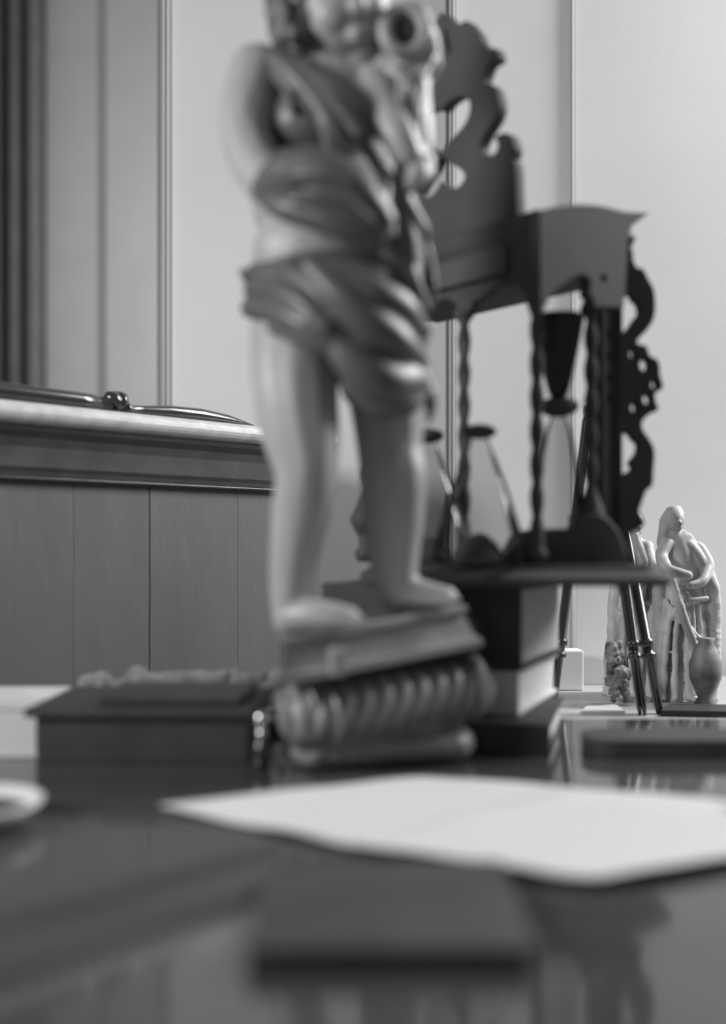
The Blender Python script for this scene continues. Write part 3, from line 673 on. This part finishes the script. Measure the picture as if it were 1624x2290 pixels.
# tilted slab
A0, B0 = U(612, 1541, .62), U(1080, 1447, .692); A1, B1 = U(620, 1432, .622), U(1046, 1352, .692)
ux = (B0-A0).normalized(); bk = Vector((-0.06, 1, 0)).normalized(); W = 0.052
def ring(z_t, g):
    a = A0.lerp(A1, z_t)-ux*g; b = B0.lerp(B1, z_t)+ux*g
    return [a-bk*g, b-bk*g, b+bk*(W+g), a+bk*(W+g)]
bm = bmesh.new(); pr = None
for zt_, g in ((0, -0.001), (0.06, 0.0015), (0.20, 0.0015), (0.26, -0.002), (0.38, -0.003), (0.80, -0.005), (0.86, -0.001), (0.96, -0.001), (1.0, -0.002)):
    rg = [bm.verts.new(p) for p in ring(zt_, g)]
    if pr:
        for i in range(4): bm.faces.new((pr[i], pr[(i+1) % 4], rg[(i+1) % 4], rg[i]))
    else: bm.faces.new(rg[::-1])
    pr = rg
bm.faces.new(pr); bm_obj('slab', bm, M['plinth'], st)
# small square stud where the moulding breaks forward
bm = bmesh.new(); q = U(752, 1480, .630); box(bm, q, (0.008, 0.010, 0.017), math.radians(28), 0.002); bm_obj('stud', bm, M['plinth'], st)
# ribbed scroll roll under the slab: each rib is a ring
axA, axB = U(690, 1600, .660), U(1050, 1537, .705)
ax = (axB-axA).normalized(); Lr = (axB-axA).length
Q = ax.to_track_quat('Z', 'Y').to_matrix().to_4x4()
nr = 9
for k in range(nr):
    c = axA+ax*(Lr*(k+0.5)/nr); r = 0.0185+0.002*math.sin(k/(nr-1)*math.pi)
    hw = Lr/nr*0.5
    bm = bmesh.new(); prof = [(r-0.006, -hw), (r-0.002, -hw*0.8), (r, -hw*0.3), (r, hw*0.3), (r-0.002, hw*0.8), (r-0.006, hw)]
    mt = Matrix.Translation(c) @ Q @ Matrix.Rotation(math.radians(24), 4, 'X')
    lathe(bm, prof, seg=28, mtx=mt); bm_obj('scroll_rib', bm, M['plinth'], st, True)
# volute spiral on the right end
bm = bmesh.new(); e1 = Vector((0, 0, 1)); e1 = (e1-ax*e1.dot(ax)).normalized(); e2 = ax.cross(e1); pts = []; rs = []
for k in range(60):
    a = k/59*4.2*math.pi; r = 0.0215*(1-k/59*0.85); pts.append(axB+ax*0.001+e1*r*math.cos(a)+e2*r*math.sin(a)); rs.append(0.0034*(1-k/59*0.5))
tube(bm, pts, rs, 8); bm_obj('volute', bm, M['plinth'], st, True)
# core between slab and foot, leaf carvings on the left part, spreading foot
bm = Blob()
ce = (axA+axB)/2
for k in range(9):
    p = axA.lerp(axB, k/8); ball(bm, p+bk*0.010+Vector((0, 0, -0.002)), (0.020, 0.026, 0.022), 2)
    ball(bm, p+bk*0.030+Vector((0, 0, 0.004)), (0.016, 0.012, 0.024), 2)
for k in range(9):
    a = k/8; ball(bm, Vector((-0.028+0.082*a, 0.682+0.020*a, 0.010)), (0.020, 0.026, 0.014), 2)
    ball(bm, Vector((-0.030+0.070*a, 0.680+0.02*a, 0.030)), (0.016, 0.020, 0.016), 2)
me = baked(bm, 0.002, 4)
for v in me.vertices: v.co.z = max(v.co.z, 0.0002)
mesh_obj('foot', me, M['plinth'], st, True)
for k, (px, py, d) in enumerate(((640, 1600, .628), (692, 1590, .634), (745, 1605, .642))):
    bm = Blob()
    for q in spline([(px-4, py-45, d, 10), (px, py-10, d-.004, 16), (px+4, py+30, d, 13), (px+6, py+62, d+.010, 7)], 6): ball(bm, U(q[0], q[1], q[2]), R(q[3], q[2]), 2)
    me = baked(bm, 0.0012, 2); mesh_obj('carved_leaf', me, M['plinth'], st, True)

# ------------------------------------------------------------------ tripod
tp = thing('folding_tripod', 'slender black folding tripod on the side table, behind the hourglass stand', 'tripod', (U(1335, 0, 1.09).x, 1.09, TZ))
def zfoot(px, d): return Vector(((px-812)/F*d, d, TZ+0.0005))
def tleg(top, bot, r, doubles=False):
    bm = bmesh.new(); top = Vector(top); bot = Vector(bot); n = (bot-top)
    P = lambda t: top+n*t
    ts = [(0, .8), (.03, 1), (.755, 1.0), (.758, 1.25), (.775, 1.25), (.778, .95), (.80, .95), (.803, 1.3), (.815, 1.3), (.818, .85), (.97, .8), (1, .6)]
    tube(bm, [P(t) for t, _ in ts], [r*q for _, q in ts], 14); o_ = bm_obj('leg', bm, M['tube'], tp, True)
    bm = bmesh.new(); tube(bm, [P(.757), P(.777)], [r*1.32]*2, 14); tube(bm, [P(.802), P(.816)], [r*1.38]*2, 14)
    me_parent = o_
    me = bpy.data.meshes.new('joint_ring'); bm.to_mesh(me); bm.free(); me.transform(Matrix.Translation(-tp.location)); me.materials.append(M['tube_joint']); me.shade_smooth()
    j = bpy.data.objects.new('joint_ring', me); C.objects.link(j); j.parent = o_
    return o_
M['tube_joint'] = mat('dark_nickel_joint', 0.12, 0.25, metal=0.7)
ap = U(1330, 925, 1.10)
tleg(ap+Vector((-0.008, -0.006, 0)), zfoot(1236, 1.085), 0.0050)
tleg(ap+Vector((0.001, -0.012, 0)), zfoot(1432, 1.066), 0.0030)
tleg(ap+Vector((0.006, -0.010, 0)), zfoot(1443, 1.064), 0.0030)
tleg(ap+Vector((0.009, 0.004, 0)), zfoot(1476, 1.075), 0.0056)
bm = bmesh.new(); lathe(bm, [(0.004, -0.014), (0.011, -0.010), (0.012, 0.004), (0.0115, 0.008), (0.004, 0.0095), (0.004, 0.013)], ap, 20); bm_obj('head', bm, M['tube'], tp, True)

# ------------------------------------------------------------------ pale boards, papers beyond the desk
bm = bmesh.new(); d = 1.30; a, b = U(1290, 1300, d), U(1364, 1300, d)
box(bm, ((a.x+b.x)/2, d, (TZ+0.10)/2+0.0002), (b.x-a.x, 0.006, 0.10-TZ), 0, 0.0005); o = bm_obj('upright_board', bm, M['board']); origin_to(o, ((a.x+b.x)/2, d, TZ)); tag(o, 'tall white board standing upright beside the plaster group', 'board')
bm = bmesh.new(); d = 1.26; a, b = U(1180, 0, d), U(1300, 0, d); zt_ = U(0, 1452, d).z
box(bm, ((a.x+b.x)/2, d, (TZ+zt_)/2+0.0002), (b.x-a.x, 0.03, zt_-TZ), 0, 0.002); o = bm_obj('white_block', bm, M['board']); origin_to(o, ((a.x+b.x)/2, d, TZ)); tag(o, 'low white block left of the upright board, behind the tripod leg', 'block')
def flat(name, pts, z0, z1, m, label, cat):
    bm = bmesh.new(); P = []
    for px, py in pts:
        dd_ = (EYE-z0)*F/(py-HOR); P.append(((px-812)/F*dd_, dd_))
    hexa(bm, [(x, y, z0) for x, y in P], [(x, y, z1) for x, y in P]); o = bm_obj(name, bm, m); origin_to(o, (P[0][0], P[0][1], z0)); tag(o, label, cat)
flat('note_paper', [(1300, 1597), (1398, 1597), (1375, 1578), (1318, 1578)], TZ+0.0002, TZ+0.003, M['paper'], 'small white paper pad on the side table near the tripod', 'paper')
flat('dark_folder', [(1478, 1602), (1760, 1606), (1740, 1590), (1500, 1586)], TZ+0.0002, TZ+0.006, M['leather'], 'flat dark folder on the side table in front of the figures', 'folder')
# ------------------------------------------------------------------ plaster group
def draped(label, cx, base, top, d, lean, head, hair_side, arm, seed):
    random.seed(seed)
    t = thing('plaster_figure', label, 'figurine', (U(cx, 0, d).x, d, TZ), 'draped plaster figures')
    H_ = base-top
    bm = Blob(); nf = []
    rows = [(0.985, 70, 0), (0.9, 68, 0), (0.75, 62, 2), (0.6, 58, 4), (0.48, 56, 5), (0.40, 50, 4), (0.30, 45, 2), (0.22, 40, 0), (0.17, 30, 0), (0.145, 16, 0)]
    rows = spline([(t_, r, l) for t_, r, l in rows], 5)
    for t_, r, l in rows:
        ball(bm, U(cx+lean*(1-t_)+l, top+H_*t_, d), (R(r, d), R(r*0.62, d), R(14, d)), 2)
    # head with long hair or veil
    hx_, hy_ = head
    ball(bm, U(hx_, hy_, d-.004), (R(19, d), R(21, d), R(25, d)), 3)
    ball(bm, U(hx_+8, hy_+8, d-.016), R(5, d), 2); ball(bm, U(hx_+5, hy_+18, d-.009), R(9, d), 2)
    chain(bm, [(hx_, hy_+18, d, 12), (hx_-2, hy_+40, d, 16)], 4)
    if hair_side:
        chain(bm, [(hx_-6, hy_-14, d+.004, 22), (hx_-20, hy_+6, d+.006, 17), (hx_-27, hy_+38, d+.006, 16), (hx_-30, hy_+68, d+.004, 10)], 6)
    for c in arm: chain(bm, c, 10)
    for c in MANTLE[seed]: chain(bm, c, 12)
    # folds
    for k in range(9):
        a = -1.25+2.5*k/8+random.uniform(-.1, .1); x = cx+62*math.sin(a); dd_ = d-R(41, d)*math.cos(a)
        y0 = top+H_*random.uniform(.36, .55); s = random.uniform(-14, 14)
        chain(bm, [(x*.7+cx*.3+s*0.6, y0, dd_, 5), (x+s*0.3, (y0+base)/2, dd_-.002, 8), (x+s, base-12, dd_-.004, 7)], 34)
    chain(bm, [(cx-44, top+H_*.62, d-.012, 5), (cx-6, top+H_*.50, d-.022, 8), (cx+50, top+H_*.47, d-.018, 6)], 24)
    chain(bm, [(cx-40, top+H_*.50, d-.014, 5), (cx, top+H_*.60, d-.024, 7), (cx+54, top+H_*.72, d-.022, 6)], 24)
    chain(bm, [(cx+8, base-14, d-.022, 11), (cx+24, base-9, d-.036, 9)], 4)
    ball(bm, U(cx, base-6, d), (R(66, d), R(48, d), R(8, d)), 3)
    me = baked(bm, 0.0013, 1, jitter=0.002, jscale=70)
    for v in me.vertices: v.co.z = max(v.co.z, TZ+0.0003)
    mesh_obj('figure', me, M['plaster'], t, True); return t
MANTLE = {3: [[(1540, 1218, 1.170, 14), (1588, 1290, 1.165, 15), (1598, 1400, 1.165, 17), (1590, 1560, 1.165, 17)], [(1484, 1240, 1.175, 12), (1472, 1330, 1.17, 14), (1480, 1450, 1.165, 15), (1470, 1562, 1.165, 14)], [(1500, 1290, 1.15, 8), (1530, 1380, 1.14, 10), (1560, 1470, 1.14, 11), (1568, 1560, 1.145, 10)]],
 5: [[(1388, 1215, 1.21, 13), (1374, 1350, 1.205, 14), (1372, 1450, 1.20, 15), (1378, 1562, 1.20, 14)], [(1448, 1225, 1.21, 14), (1462, 1330, 1.20, 14), (1458, 1450, 1.20, 14), (1450, 1560, 1.20, 14)], [(1420, 1200, 1.20, 12), (1436, 1260, 1.19, 13), (1432, 1330, 1.185, 12)]]}
draped('right plaster figure, long-haired draped woman with an arm bent forward', 1532, 1572, 1130, 1.175, -10, (1512, 1162), True,
       [[(1490, 1215, 1.170, 16), (1480, 1250, 1.160, 14), (1500, 1275, 1.145, 12), (1540, 1285, 1.140, 11)], [(1560, 1225, 1.175, 16), (1585, 1265, 1.165, 14), (1570, 1300, 1.15, 12), (1545, 1310, 1.145, 10)]], 3)
draped('left plaster figure, draped and partly hidden by the fretted stand', 1414, 1572, 1146, 1.215, 6, (1422, 1172), False,
       [[(1445, 1225, 1.210, 15), (1462, 1265, 1.195, 13), (1474, 1320, 1.190, 11), (1480, 1370, 1.185, 10)], [(1385, 1230, 1.215, 14), (1375, 1270, 1.20, 12), (1400, 1290, 1.185, 11)]], 5)
t = thing('plaster_rockery', 'mottled plaster rock with leaves at the foot of the left figure', 'ornament', (U(1388, 0, 1.13).x, 1.13, TZ))
bm = Blob()
for k in range(46):
    a = random.random(); ball(bm, U(1384+random.uniform(-18, 26-a*26), 1568-a*130, 1.13+random.uniform(-.012, .012)), random.uniform(.004, .009), 1)
me = baked(bm, 0.0011, 1, jitter=0.002, jscale=200)
for v in me.vertices: v.co.z = max(v.co.z, TZ+0.0003)
mesh_obj('rock', me, M['plaster_dark'], t, True)
bm = bmesh.new(); vp = U(1578, 0, 1.12); lathe(bm, [(0.010, TZ+.0003), (0.012, TZ+.004), (0.008, TZ+.010), (0.016, TZ+.03), (0.017, TZ+.045), (0.012, TZ+.06), (0.007, TZ+.068), (0.010, TZ+.072)], (vp.x, 1.12, 0), 28)
o = bm_obj('plaster_urn', bm, M['plaster_dark'], None, True); origin_to(o, (vp.x, 1.12, TZ)); tag(o, 'small mottled urn at the foot of the right figure', 'urn')
